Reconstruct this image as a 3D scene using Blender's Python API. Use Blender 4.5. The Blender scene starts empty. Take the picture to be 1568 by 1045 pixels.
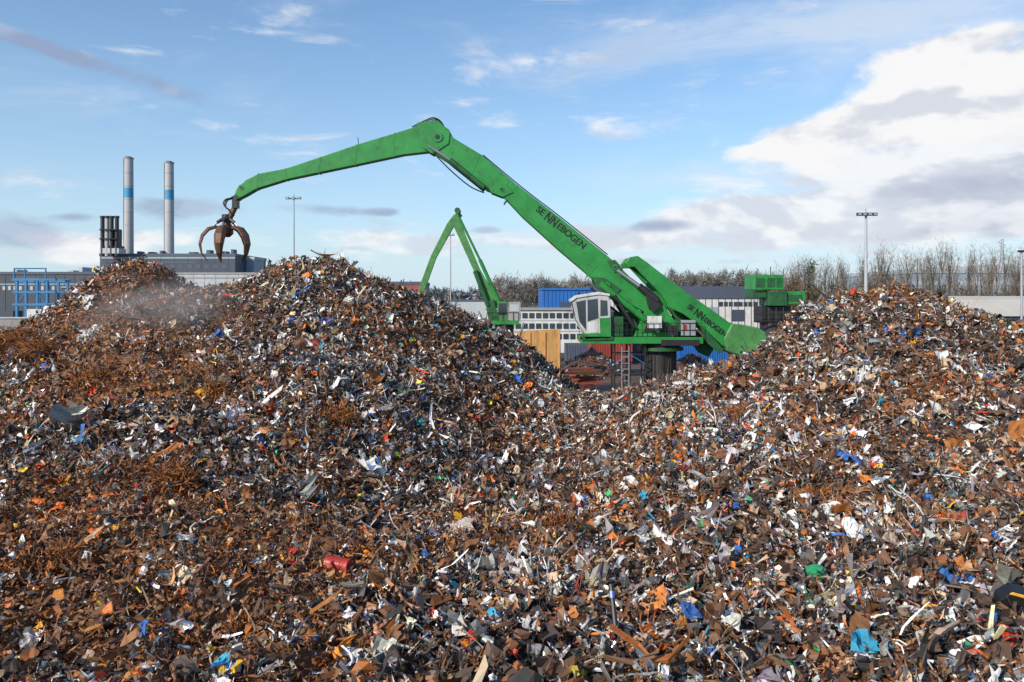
import bpy, math, random
import numpy as np
from mathutils import Vector, Matrix
random.seed(7); rng=np.random.default_rng(11)
F=1220.0; H=8.0
def WX(u,D): return (u-784)/F*D
def WZ(v,D): return H-(v-455)/F*D
scene=bpy.context.scene
scene.view_settings.view_transform='Standard'
try: scene.view_settings.look='None'
except: pass
scene.view_settings.exposure=0
# ---------------------------------------------------------------- materials
def new_mat(name):
    m=bpy.data.materials.new(name); m.use_nodes=True
    return m,m.node_tree,m.node_tree.nodes['Principled BSDF']
def mat(name,col,rough=.6,metal=0.,var=.25,scale=1.5,dirt=None,dirt_amt=.3,bump=.0,streak=False,spec=None):
    m,nt,b=new_mat(name); n=nt.nodes; l=nt.links
    tc=n.new('ShaderNodeTexCoord'); mp=n.new('ShaderNodeMapping')
    l.new(tc.outputs['Object'],mp.inputs['Vector'])
    if streak: mp.inputs['Scale'].default_value=(1,1,.18)
    nz=n.new('ShaderNodeTexNoise'); nz.inputs['Scale'].default_value=scale; nz.inputs['Detail'].default_value=8; nz.inputs['Roughness'].default_value=.65
    l.new(mp.outputs[0],nz.inputs['Vector'])
    mx=n.new('ShaderNodeMix'); mx.data_type='RGBA'
    mx.inputs[6].default_value=(*[c*(1-var) for c in col],1); mx.inputs[7].default_value=(*[min(1,c*(1+var)) for c in col],1)
    r1=n.new('ShaderNodeMapRange'); r1.inputs[1].default_value=.3; r1.inputs[2].default_value=.7
    l.new(nz.outputs['Fac'],r1.inputs[0]); l.new(r1.outputs[0],mx.inputs[0])
    out=mx.outputs[2]
    if dirt:
        n2=n.new('ShaderNodeTexNoise'); n2.inputs['Scale'].default_value=scale*2.3; n2.inputs['Detail'].default_value=10; n2.inputs['Roughness'].default_value=.75
        l.new(mp.outputs[0],n2.inputs['Vector'])
        r2=n.new('ShaderNodeMapRange'); r2.inputs[1].default_value=.62-dirt_amt*.35; r2.inputs[2].default_value=.78-dirt_amt*.2
        l.new(n2.outputs['Fac'],r2.inputs[0])
        m2=n.new('ShaderNodeMix'); m2.data_type='RGBA'; m2.inputs[7].default_value=(*dirt,1)
        l.new(r2.outputs[0],m2.inputs[0]); l.new(out,m2.inputs[6]); out=m2.outputs[2]
    l.new(out,b.inputs['Base Color'])
    b.inputs['Roughness'].default_value=rough; b.inputs['Metallic'].default_value=metal
    if bump:
        bp=n.new('ShaderNodeBump'); bp.inputs['Strength'].default_value=bump; bp.inputs['Distance'].default_value=.05
        l.new(nz.outputs['Fac'],bp.inputs['Height']); l.new(bp.outputs[0],b.inputs['Normal'])
    return m
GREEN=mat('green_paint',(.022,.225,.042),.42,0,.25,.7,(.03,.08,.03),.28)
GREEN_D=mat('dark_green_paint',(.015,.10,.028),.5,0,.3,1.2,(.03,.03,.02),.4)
GREEN_F=mat('faded_green_paint',(.06,.22,.06),.5,0,.28,.8,(.06,.07,.04),.35)
STEEL=mat('dark_steel',(.030,.031,.035),.5,.3,.3,2,(.07,.035,.02),.3)
CHROME=mat('cylinder_rod',(.55,.56,.58),.25,.8,.1)
RUST=mat('rusty_steel',(.10,.052,.033),.5,.3,.45,3,(.19,.085,.04),.5,.3)
WHITE=mat('white_paint',(.60,.60,.58),.45,0,.08,1,(.28,.26,.23),.35,streak=True)
CABG=mat('cab_grey_paint',(.46,.47,.46),.45,0,.1,1,(.2,.2,.18),.4,streak=True)
GLASS=mat('dark_glass',(.04,.055,.07),.06,0,.3,.5)
BLACK=mat('black_rubber',(.012,.012,.013),.5,0,.2)
GREYM=mat('galvanised_steel',(.36,.37,.38),.45,.3,.12,2)
TAN=mat('plywood_tan',(.50,.27,.09),.7,0,.2,.8,(.25,.13,.05),.35,streak=True)
BLUE=mat('blue_cladding',(.015,.12,.40),.5,0,.15,.3)
BLUEG=mat('blue_gantry_paint',(.02,.17,.36),.5,0,.15,.5)
SLATE=mat('slate_cladding',(.045,.058,.085),.6,0,.2,.05,streak=True)
SLATE2=mat('slate_blue_roof',(.065,.08,.12),.6,0,.15,.05)
PALE=mat('pale_cladding',(.40,.43,.46),.6,0,.1,.08,(.25,.26,.28),.2,streak=True)
PALEB=mat('pale_blue_cladding',(.24,.31,.38),.6,0,.1,.08,streak=True)
CONC=mat('concrete',(.28,.275,.27),.8,0,.15,.1,(.18,.17,.16),.3,streak=True)
STACK=mat('chimney_shell',(.42,.42,.44),.7,0,.06,.05,(.30,.30,.32),.25,streak=True)
STACKB=mat('chimney_blue_band',(.05,.26,.48),.6,0,.08,.05)
REDC=mat('red_container_paint',(.28,.045,.03),.55,0,.2,.6,(.12,.05,.03),.35,streak=True)
REDB=mat('red_fascia',(.33,.05,.06),.6,0,.15,.1)
CREAM=mat('cream_roof',(.52,.48,.41),.7,0,.08,.2)
YEL=mat('yellow_plastic',(.75,.38,.03),.5,0,.2,4,(.2,.1,.04),.3)
REDP=mat('red_drum_paint',(.42,.03,.02),.42,0,.25,4,(.10,.04,.02),.4)
BLUEP=mat('blue_plastic',(.02,.16,.50),.4,0,.2,4,(.05,.04,.03),.3)
GRNP=mat('green_plastic',(.03,.33,.12),.4,0,.2,4)
# ---------------------------------------------------------------- mesh builder
class MB:
    def __init__(s): s.v=[]; s.f=[]; s.m=[]; s.mats=[]
    def mi(s,m):
        if m not in s.mats: s.mats.append(m)
        return s.mats.index(m)
    def add(s,vs,fs,m):
        o=len(s.v); s.v+= [tuple(v) for v in vs]; k=s.mi(m)
        for f in fs: s.f.append([i+o for i in f]); s.m.append(k)
    def box(s,x0,x1,y0,y1,z0,z1,m,rz=0,c=None):
        x0,x1=sorted((x0,x1)); y0,y1=sorted((y0,y1)); z0,z1=sorted((z0,z1))
        vs=[(x,y,z) for z in (z0,z1) for y in (y0,y1) for x in (x0,x1)]
        if rz:
            cx,cy=((x0+x1)/2,(y0+y1)/2) if c is None else c
            ca,sa=math.cos(rz),math.sin(rz)
            vs=[(cx+(x-cx)*ca-(y-cy)*sa,cy+(x-cx)*sa+(y-cy)*ca,z) for x,y,z in vs]
        s.add(vs,[(0,2,3,1),(4,5,7,6),(0,1,5,4),(2,6,7,3),(0,4,6,2),(1,3,7,5)],m)
    def prism(s,pts,y0,y1,m):
        # pts: (x,z) outline
        a=sum(pts[i][0]*pts[(i+1)%len(pts)][1]-pts[(i+1)%len(pts)][0]*pts[i][1] for i in range(len(pts)))
        if a<0: pts=pts[::-1]
        n=len(pts); vs=[(x,y0,z) for x,z in pts]+[(x,y1,z) for x,z in pts]
        fs=[tuple(range(n)),tuple(range(2*n-1,n-1,-1))]+[(i+n,(i+1)%n+n,(i+1)%n,i) for i in range(n)]
        s.add(vs,fs,m)
    def tube(s,path,rad,m,n=8,caps=True):
        path=[Vector(p) for p in path]
        if not hasattr(rad,'__len__'): rad=[rad]*len(path)
        vs=[];fs=[]
        up=Vector((0.13,.97,.2)).normalized()
        for i,p in enumerate(path):
            d=(path[min(i+1,len(path)-1)]-path[max(i-1,0)]).normalized()
            a=d.cross(up)
            if a.length<.05: a=d.cross(Vector((1,0,0)))
            a.normalize(); b=d.cross(a)
            for k in range(n):
                t=2*math.pi*k/n; vs.append(p+(a*math.cos(t)+b*math.sin(t))*rad[i])
        for i in range(len(path)-1):
            for k in range(n):
                k2=(k+1)%n; fs.append((i*n+k,i*n+k2,(i+1)*n+k2,(i+1)*n+k))
        if caps: fs.append(tuple(range(n))[::-1]); fs.append(tuple(range((len(path)-1)*n,len(path)*n)))
        s.add(vs,fs,m)
    def obj(s,name,parent=None,bevel=0,smooth=False):
        me=bpy.data.meshes.new(name); me.from_pydata(s.v,[],s.f)
        for m in s.mats: me.materials.append(m)
        me.polygons.foreach_set('material_index',s.m)
        if smooth: me.polygons.foreach_set('use_smooth',[True]*len(s.f))
        me.update()
        o=bpy.data.objects.new(name,me); scene.collection.objects.link(o)
        if bevel:
            b=o.modifiers.new('bevel','BEVEL'); b.width=bevel; b.segments=2; b.limit_method='ANGLE'; b.angle_limit=math.radians(35)
        if parent: o.parent=parent
        return o
def group(name):
    e=bpy.data.objects.new(name,None); scene.collection.objects.link(e); e.empty_display_size=.5; return e
# ---------------------------------------------------------------- noise
def vnoise(x,y,sc,seed):
    x=np.asarray(x)/sc+1000.3; y=np.asarray(y)/sc+1000.7
    xi=np.floor(x).astype(np.int64); yi=np.floor(y).astype(np.int64); fx=x-xi; fy=y-yi
    fx=fx*fx*(3-2*fx); fy=fy*fy*(3-2*fy)
    def h(a,b):
        n=(a*374761393+b*668265263+seed*974634777)&0x7fffffff
        n=((n^(n>>13))*1274126177)&0x7fffffff
        return ((n^(n>>16))&0xffff)/65535.
    return (h(xi,yi)*(1-fx)+h(xi+1,yi)*fx)*(1-fy)+(h(xi,yi+1)*(1-fx)+h(xi+1,yi+1)*fx)*fy
def fbm(x,y,sc,seed,o=3):
    s=0;a=1;t=0
    for i in range(o): s=s+a*vnoise(x,y,sc/2**i,seed+i*17); t+=a; a*=.5
    return s/t
# ---------------------------------------------------------------- scrap heap relief
cp=[]
for u in (-150,100,350,600,850,1100,1350,1600,1750): cp.append((u,1045,13))
for u,v,D in [
 # left heap skyline
 (-150,600,46),(0,566,46),(60,530,46),(110,480,46),(135,448,46),(160,422,46),(200,404,46),(245,412,46),(270,436,46),(300,456,46),(350,452,46),(390,434,46),(430,407,46),(470,405,46),(510,402,46),(550,420,46),(600,447,46),(650,465,46),(700,481,46),(760,510,47),(800,530,48),(860,575,50),(905,610,54),
 # left heap face
 (-50,650,33),(-50,800,21),(0,720,26),(100,600,34),(200,540,36),(200,640,29),(200,780,21),(300,525,39),(400,510,39),(300,620,31),(480,490,40),(480,560,35),(450,650,29),(450,760,24),(600,520,40),(600,600,35),(600,700,29.5),(700,560,41),(700,640,36),(700,720,31),(800,580,43),(800,660,38),(780,740,31),(200,900,17),(450,880,18.5),
 # hollow
 (600,805,25),(740,787,26.5),(850,690,36),(900,640,48),(930,618,58),(870,720,32.5),
 # right heap skyline
 (925,630,50),(980,602,46),(1020,594,45),(1060,583,44),(1130,560,43),(1180,529,42),(1215,490,42),(1250,472,42),(1300,460,42),(1350,451,42),(1400,451,42),(1440,460,42),(1470,476,42),(1500,488,42),(1568,501,42),(1700,520,42),
 # right heap face
 (1000,665,35),(1000,760,26),(1150,605,37),(1150,700,28.5),(1300,520,38),(1300,600,33),(1300,720,26),(1450,520,38),(1450,620,31),(1450,750,24.5),(1600,560,35),(1600,700,27),(850,850,20.5),(650,900,18),(1000,880,19),(1250,880,18.5),(1500,880,18.5)]:
    cp.append((u,v,D))
pts=[(WX(u,D),D,WZ(v,D)) for u,v,D in cp]
for x in (-40,-20,0,20,40): pts+=[(x,-6,1.),(x,5,1.5)]
for x,z in ((-36,1.5),(-28,2.),(-20,3.5),(-12,4.5),(-6,4.)): pts+=[(x,54,z),(x,63,.2),(x,72,0)]
pts+=[(0,56,1.2),(4,60,.1),(0,66,0),(6,72,0),(10,56,.3),(12,51,1.2),(14,57,.1),(16,62,0),(20,54,1.2),(28,54,1.5),(36,54,1.5),(20,62,0),(28,63,0),(36,63,0),(20,72,0),(36,72,0),(46,45,2),(46,25,2),(-46,25,2),(-46,45,1),(-46,60,0),(22,48,5),(15.5,48,2.),(28,48,4)]
pts=[p for i,p in enumerate(pts) if all((p[0]-q[0])**2+(p[1]-q[1])**2>.5 for q in pts[:i])]
P=np.array(pts); C2=.8**2; NP_=len(P)
def relief(x,y):
    lump=1-np.abs(fbm(x,y,1.6,21,2)-.5)*2
    return (fbm(x,y,4.0,3)-.5)*1.0+(fbm(x,y,1.1,9)-.5)*.7+(lump**3-.5)*.3
P[:,2]-=relief(P[:,0],P[:,1])*.85*np.clip(P[:,2],.08,1)
def kern(d2): return -np.sqrt(d2+C2)
A=np.zeros((NP_+1,NP_+1)); A[:NP_,:NP_]=kern(((P[:,None,:2]-P[None,:,:2])**2).sum(-1))+np.eye(NP_)*.04; A[:NP_,NP_]=1; A[NP_,:NP_]=1
sol=np.linalg.solve(A,np.append(P[:,2],0)); wts=sol[:-1]; mz=sol[-1]
GX0,GX1,GY0,GY1,GS=-50.,50.,-6.,74.,.2
gx=np.arange(GX0,GX1+.01,GS); gy=np.arange(GY0,GY1+.01,GS)
XX,YY=np.meshgrid(gx,gy)
ZZ=np.full(XX.shape,mz)
for (px_,py_,_),w in zip(P,wts): ZZ+=w*kern((XX-px_)**2+(YY-py_)**2)
edge=np.minimum.reduce([np.clip((XX-GX0)/8,0,1),np.clip((GX1-XX)/8,0,1),np.clip((GY1-YY)/6,0,1),np.clip((YY-GY0)/3,0,1)])
edge=edge*edge*(3-2*edge)
heap=np.clip(ZZ/1.0,0.08,1)
ZZ=ZZ+heap*relief(XX,YY)
ZZ=np.maximum(ZZ,0.)*edge+.02
def hz(x,y):
    fx=np.clip((np.asarray(x)-GX0)/GS,0,len(gx)-1.001); fy=np.clip((np.asarray(y)-GY0)/GS,0,len(gy)-1.001)
    i=fx.astype(int); j=fy.astype(int); a=fx-i; b=fy-j
    return (ZZ[j,i]*(1-a)+ZZ[j,i+1]*a)*(1-b)+(ZZ[j+1,i]*(1-a)+ZZ[j+1,i+1]*a)*b
def hit(u,v):
    for D in np.arange(6,70,.05):
        if WZ(v,D)<=float(hz(WX(u,D),D)): return WX(u,D),D,float(hz(WX(u,D),D))
    return WX(u,60),60.,0.
# rust-rich zones (world XY gaussians)
zones=[]
for u,v,s,a in [(270,830,3.2,1.),(120,900,2.5,.9),(330,960,2.2,.8),(170,620,2.5,.6),(60,790,2.5,.8),(60,545,4,.6),(300,470,3,.6),(850,820,1.2,.7),(520,650,1.5,.5),(1250,760,2.5,.4),(1000,560,3,.4),(740,790,1.8,.6),(1500,700,2,.35),(240,560,3,.4),(1350,640,3,.2)]:
    x,y,_=hit(u,v); zones.append((x,y,s,a))
def rustness(x,y):
    r=(fbm(x,y,5.,31,3)-.45)*1.2+(fbm(x,y,1.4,77,2)-.5)*1.1
    for a,b,s,k in zones: r=r+k*np.exp(-((x-a)**2+(y-b)**2)/(2*s*s))
    return np.clip(r+.13,0,1)
# fast grid mesh helper with numpy
def np_mesh(name,V,Q,col=None,met=None,mats=(),smooth=False):
    me=bpy.data.meshes.new(name)
    me.vertices.add(len(V)); me.vertices.foreach_set('co',V.astype(np.float32).ravel())
    me.loops.add(Q.size); me.loops.foreach_set('vertex_index',Q.astype(np.int32).ravel())
    me.polygons.add(len(Q)); me.polygons.foreach_set('loop_start',np.arange(0,Q.size,Q.shape[1],dtype=np.int32))
    me.update(calc_edges=True)
    if not smooth: me.polygons.foreach_set('use_smooth',np.zeros(len(Q),bool))
    else: me.polygons.foreach_set('use_smooth',np.ones(len(Q),bool))
    if col is not None:
        a=me.attributes.new('Col','FLOAT_COLOR','POINT'); c=np.ones((len(V),4),np.float32); c[:,:3]=col; a.data.foreach_set('color',c.ravel())
    if met is not None:
        a=me.attributes.new('Met','FLOAT','POINT'); a.data.foreach_set('value',met.astype(np.float32))
    for m in mats: me.materials.append(m)
    o=bpy.data.objects.new(name,me); scene.collection.objects.link(o); return o
def attr_mat(name,rough=.5,usemet=True,stain=True,scale=9.):
    m,nt,b=new_mat(name); n=nt.nodes; l=nt.links
    a=n.new('ShaderNodeAttribute'); a.attribute_name='Col'
    out=a.outputs['Color']
    if stain:
        tc=n.new('ShaderNodeTexCoord'); nz=n.new('ShaderNodeTexNoise'); nz.inputs['Scale'].default_value=scale; nz.inputs['Detail'].default_value=4; nz.inputs['Roughness'].default_value=.7
        l.new(tc.outputs['Object'],nz.inputs['Vector'])
        r=n.new('ShaderNodeMapRange'); r.inputs[1].default_value=.52; r.inputs[2].default_value=.68; r.inputs[4].default_value=.6
        l.new(nz.outputs['Fac'],r.inputs[0])
        mx=n.new('ShaderNodeMix'); mx.data_type='RGBA'; mx.inputs[7].default_value=(.13,.057,.026,1)
        l.new(r.outputs[0],mx.inputs[0]); l.new(out,mx.inputs[6]); out=mx.outputs[2]
    l.new(out,b.inputs['Base Color']); b.inputs['Roughness'].default_value=rough
    if usemet:
        k=n.new('ShaderNodeAttribute'); k.attribute_name='Met'
        l.new(k.outputs['Fac'],b.inputs['Metallic'])
        r=n.new('ShaderNodeMapRange'); r.inputs[3].default_value=.7; r.inputs[4].default_value=.28
        l.new(k.outputs['Fac'],r.inputs[0]); l.new(r.outputs[0],b.inputs['Roughness'])
    return m
SCRAP=attr_mat('mixed_scrap_metal')
# heap body
ny,nx=XX.shape
idx=np.arange(nx*ny).reshape(ny,nx)
Q=np.stack([idx[:-1,:-1],idx[:-1,1:],idx[1:,1:],idx[1:,:-1]],-1).reshape(-1,4)
rr=rustness(XX,YY).ravel()[:,None]
fine=(vnoise(XX,YY,.35,5).ravel()[:,None])
colb=(np.array([.035,.023,.018])*(1-rr)+np.array([.16,.065,.022])*rr)*(.4+1.1*fine)
heapo=np_mesh('scrap_heap',np.stack([XX.ravel(),YY.ravel(),ZZ.ravel()],-1),Q,colb,np.zeros(nx*ny),[SCRAP])
# ---------------------------------------------------------------- scrap pieces
def gridT(a,b):
    V=np.array([(i/(a-1)-.5,j/(b-1)-.5,0) for j in range(b) for i in range(a)],float)
    Fq=[(j*a+i,j*a+i+1,(j+1)*a+i+1,(j+1)*a+i) for j in range(b-1) for i in range(a-1)]
    return V,np.array(Fq)
def boxT():
    V=np.array([(x,y,z) for z in (-.5,.5) for y in (-.5,.5) for x in (-.5,.5)],float)
    return V,np.array([(0,2,3,1),(4,5,7,6),(0,1,5,4),(2,6,7,3),(0,4,6,2),(1,3,7,5)])
def rodT(seg,k):
    V=[];Fq=[]
    for i in range(seg+1):
        for j in range(k):
            t=2*math.pi*j/k; V.append((i/seg-.5,.5*math.cos(t),.5*math.sin(t)))
    for i in range(seg):
        for j in range(k): Fq.append((i*k+j,i*k+(j+1)%k,(i+1)*k+(j+1)%k,(i+1)*k+j))
    return np.array(V),np.array(Fq)
def angT():  # L-profile
    V=[];Fq=[]
    for i in range(3):
        x=i/2-.5; V+=[(x,-.5,0),(x,0,0),(x,0,.5)]
    for i in range(2):
        for j in range(2): Fq.append((i*3+j,i*3+j+1,(i+1)*3+j+1,(i+1)*3+j))
    return np.array(V),np.array(Fq)
PAL=np.array([(.165,.072,.032),(.085,.052,.038),(.032,.030,.030),(.15,.145,.14),(.44,.43,.42),(.78,.76,.73),(.47,.35,.23),(.32,.11,.022),
 (.02,.11,.36),(.55,.05,.02),(.78,.17,.015),(.75,.42,.03),(.03,.30,.14),(.03,.30,.45),(.29,.15,.08)])
PM=np.array([.1,.1,.2,.35,.55,.15,.1,0,0,0,0,0,0,0,.1])
WN=np.array([.14,.11,.12,.11,.175,.175,.085,.03,.010,.009,.014,.006,.003,.004,.065])
WR=np.array([.30,.11,.04,.03,.03,.05,.07,.24,.002,.006,.014,.006,.001,.001,.15])
allV=[];allQ=[];allC=[];allM=[];off=0
def emit(T,Fq,pos,nrm,size,jit,bend,spread,cols,mets,wave=0.):
    global off
    n=len(pos); k=len(T)
    V=T[None]*size[:,None,:]
    if wave:
        ph=rng.uniform(0,6.28,(n,1,4)); fr=rng.uniform(3,9,(n,1,4)); a_=size[:,0][:,None]*wave
        X=T[None,:,0]; Y=T[None,:,1]
        V[:,:,2]+=a_*(np.sin(fr[:,:,0]*X+fr[:,:,1]*Y*.6+ph[:,:,0])+.7*np.sin(fr[:,:,2]*Y-fr[:,:,3]*X*.5+ph[:,:,1]))
        V[:,:,0]+=a_*np.sin(fr[:,:,1]*Y+ph[:,:,2]); V[:,:,1]+=a_*np.sin(fr[:,:,0]*X+ph[:,:,3])
    V=V+rng.normal(0,1,(n,k,3))*jit[:,None,:]
    b=bend[:,None]; 
    L=size[:,0][:,None]
    V[:,:,2]+=b*(V[:,:,0]**2)/L*2.2
    tw=rng.normal(0,.8,(n,1))*V[:,:,0]/L
    y=V[:,:,1].copy(); z=V[:,:,2].copy()
    V[:,:,1]=y*np.cos(tw)-z*np.sin(tw); V[:,:,2]=y*np.sin(tw)+z*np.cos(tw)
    nn=nrm+rng.normal(0,1,(n,3))*spread; nn/=np.linalg.norm(nn,axis=1)[:,None]
    t=rng.normal(0,1,(n,3)); t-=nn*(t*nn).sum(1)[:,None]; t/=np.linalg.norm(t,axis=1)[:,None]
    bt=np.cross(nn,t)
    W=V[:,:,0:1]*t[:,None]+V[:,:,1:2]*bt[:,None]+V[:,:,2:3]*nn[:,None]+pos[:,None]
    allV.append(W.reshape(-1,3)); allQ.append((Fq[None]+(np.arange(n)*k)[:,None,None]+off).reshape(-1,4))
    allC.append(np.repeat(cols,k,0)*rng.uniform(.82,1.15,(n*k,1))); allM.append(np.repeat(mets,k)); off+=n*k
def surf_n(x,y):
    e=.4; gx_=(hz(x+e,y)-hz(x-e,y))/(2*e); gy_=(hz(x,y+e)-hz(x,y-e))/(2*e)
    n=np.stack([-gx_,-gy_,np.ones_like(gx_)],-1); return n/np.linalg.norm(n,axis=1)[:,None]
def pick(x,y):
    r=rustness(x,y)[:,None]; w=WN*(1-r)+WR*r
    dark=np.clip(fbm(x,y,2.2,55,2)*2.4-1.05,0,1)[:,None]; w=w*(1+dark*np.array([0,1,2.2,1,-.6,-.7,-.5,0,0,0,0,0,0,0,0]))
    c=np.cumsum(w/w.sum(1)[:,None],1); k=(rng.random((len(x),1))>c).sum(1).clip(0,len(PAL)-1)
    v=rng.lognormal(0,.32,(len(x),1)); tint=rng.normal(1,.05,(len(x),3))
    return np.clip(PAL[k]*v*tint,0,.85),np.clip(PM[k]+rng.normal(0,.1,len(x)),0,1)
def sample(n,ymin,ymax):
    X=[];Y=[]; m=0
    while m<n:
        y=rng.uniform(ymin,ymax,n); x=rng.uniform(GX0+3,GX1-3,n)
        ok=(np.abs(x)<.72*y+6)&(hz(x,y)>.12+.5*rng.random(n)*(hz(x,y)<.5))
        ok&=rng.random(n)<np.where(y>50,.35,np.clip(1.15-(y-10)/70,.5,1))
        X.append(x[ok]);Y.append(y[ok]); m+=ok.sum()
    return np.concatenate(X)[:n],np.concatenate(Y)[:n]
def batch(kind,n,med,sig,lo,hi,ymin=8,ymax=66,lift=.34):
    x,y=sample(n,ymin,ymax); r=rustness(x,y)
    L=np.clip(rng.lognormal(math.log(med),sig,n),lo,hi)*(1-.35*r)
    nrm=surf_n(x,y); pos=np.stack([x,y,hz(x,y)],-1)+nrm*(rng.random((n,1))**1.6*lift+.01)
    c,m=pick(x,y)
    if kind=='sheet':
        T,Q_=gridT(4,3); size=np.stack([L,L*rng.uniform(.3,.9,n),L],1); size[:,2]=1
        emit(T,Q_,pos,nrm,size,L[:,None]*np.array([.06,.06,.11]),rng.normal(0,.5,n),.8,c,m)
    if kind=='crumple':
        T,Q_=gridT(6,5); size=np.stack([L,L*rng.uniform(.35,.9,n),np.ones(n)],1)
        emit(T,Q_,pos,nrm,size,L[:,None]*np.array([.025,.025,.03]),rng.normal(0,.5,n),.7,c,m,wave=.085)
    if kind=='strip':
        T,Q_=gridT(6,2); size=np.stack([L*1.6,L*rng.uniform(.08,.3,n),np.ones(n)],1)
        emit(T,Q_,pos,nrm,size,L[:,None]*np.array([.05,.03,.09]),rng.normal(0,.8,n),.8,c,m)
    if kind=='chunk':
        T,Q_=boxT(); size=np.stack([L,L*rng.uniform(.3,.8,n),L*rng.uniform(.12,.5,n)],1)
        emit(T,Q_,pos,nrm,size,L[:,None]*np.array([.09,.09,.07]),np.zeros(n),.7,c,m)
    if kind=='rod':
        T,Q_=rodT(4,4); R=rng.uniform(.02,.07,n); size=np.stack([L*2,R,R],1)
        emit(T,Q_,pos,nrm,size,L[:,None]*np.array([.02,.05,.05]),rng.normal(0,.5,n),.6,c,m)
    if kind=='wire':
        T,Q_=rodT(6,3); R=rng.uniform(.010,.022,n); size=np.stack([L*2.2,R,R],1)
        emit(T,Q_,pos+nrm*.05,nrm,size,np.full((n,3),.012),rng.normal(0,1.,n),.8,c,m)
    if kind=='pipe':
        T,Q_=rodT(2,7); R=L*rng.uniform(.12,.4,n); size=np.stack([L*1.3,R,R],1)
        emit(T,Q_,pos,nrm,size,L[:,None]*np.array([.03,.03,.03]),rng.normal(0,.1,n),.6,c,m)
    if kind=='angle':
        T,Q_=angT(); W=L*rng.uniform(.15,.35,n); size=np.stack([L*1.7,W,W],1)
        emit(T,Q_,pos,nrm,size,L[:,None]*np.array([.02,.03,.03]),rng.normal(0,.3,n),.7,c,m)
batch('sheet',62000,.165,.52,.05,.6)
batch('strip',66000,.17,.5,.06,.6)
batch('chunk',34000,.12,.55,.04,.45)
batch('angle',18000,.16,.5,.08,.6)
batch('rod',14000,.18,.5,.1,.7)
batch('pipe',6500,.16,.5,.08,.5)
batch('wire',17000,.21,.45,.1,.6)
batch('crumple',14000,.30,.35,.15,.75,lift=.40)
batch('crumple',900,.62,.25,.4,1.1,lift=.35)
batch('rod',700,.6,.3,.4,1.1)
batch('angle',700,.5,.3,.35,.9)
# rusty wire tangles and swarf clumps
for u,v,r in [(852,815,.62),(325,608,.8),(515,648,.8),(368,975,.42),(20,535,1.4),(55,545,1.0),(150,590,.9),(265,740,.7),(1250,770,.5),(95,870,.6),(1130,640,.6),(40,880,.5),(300,1000,.3)]:
    x,y,z=hit(u,v); n=420
    d=rng.normal(0,1,(n,3)); d/=np.linalg.norm(d,axis=1)[:,None]; d*=r*rng.uniform(.4,1,(n,1))**.6; d[:,2]*=.6
    pos=np.array([x,y,z+.15*r])+d; T,Q_=rodT(6,3); L=np.full(n,r*.7); R=rng.uniform(.01,.025,n)
    c=np.array([.24,.085,.02])*rng.lognormal(0,.35,(n,1))
    emit(T,Q_,pos,d/np.linalg.norm(d,axis=1)[:,None],np.stack([L,R,R],1),np.full((n,3),.012),rng.normal(0,.8,n),.3,c,np.zeros(n))
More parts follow.
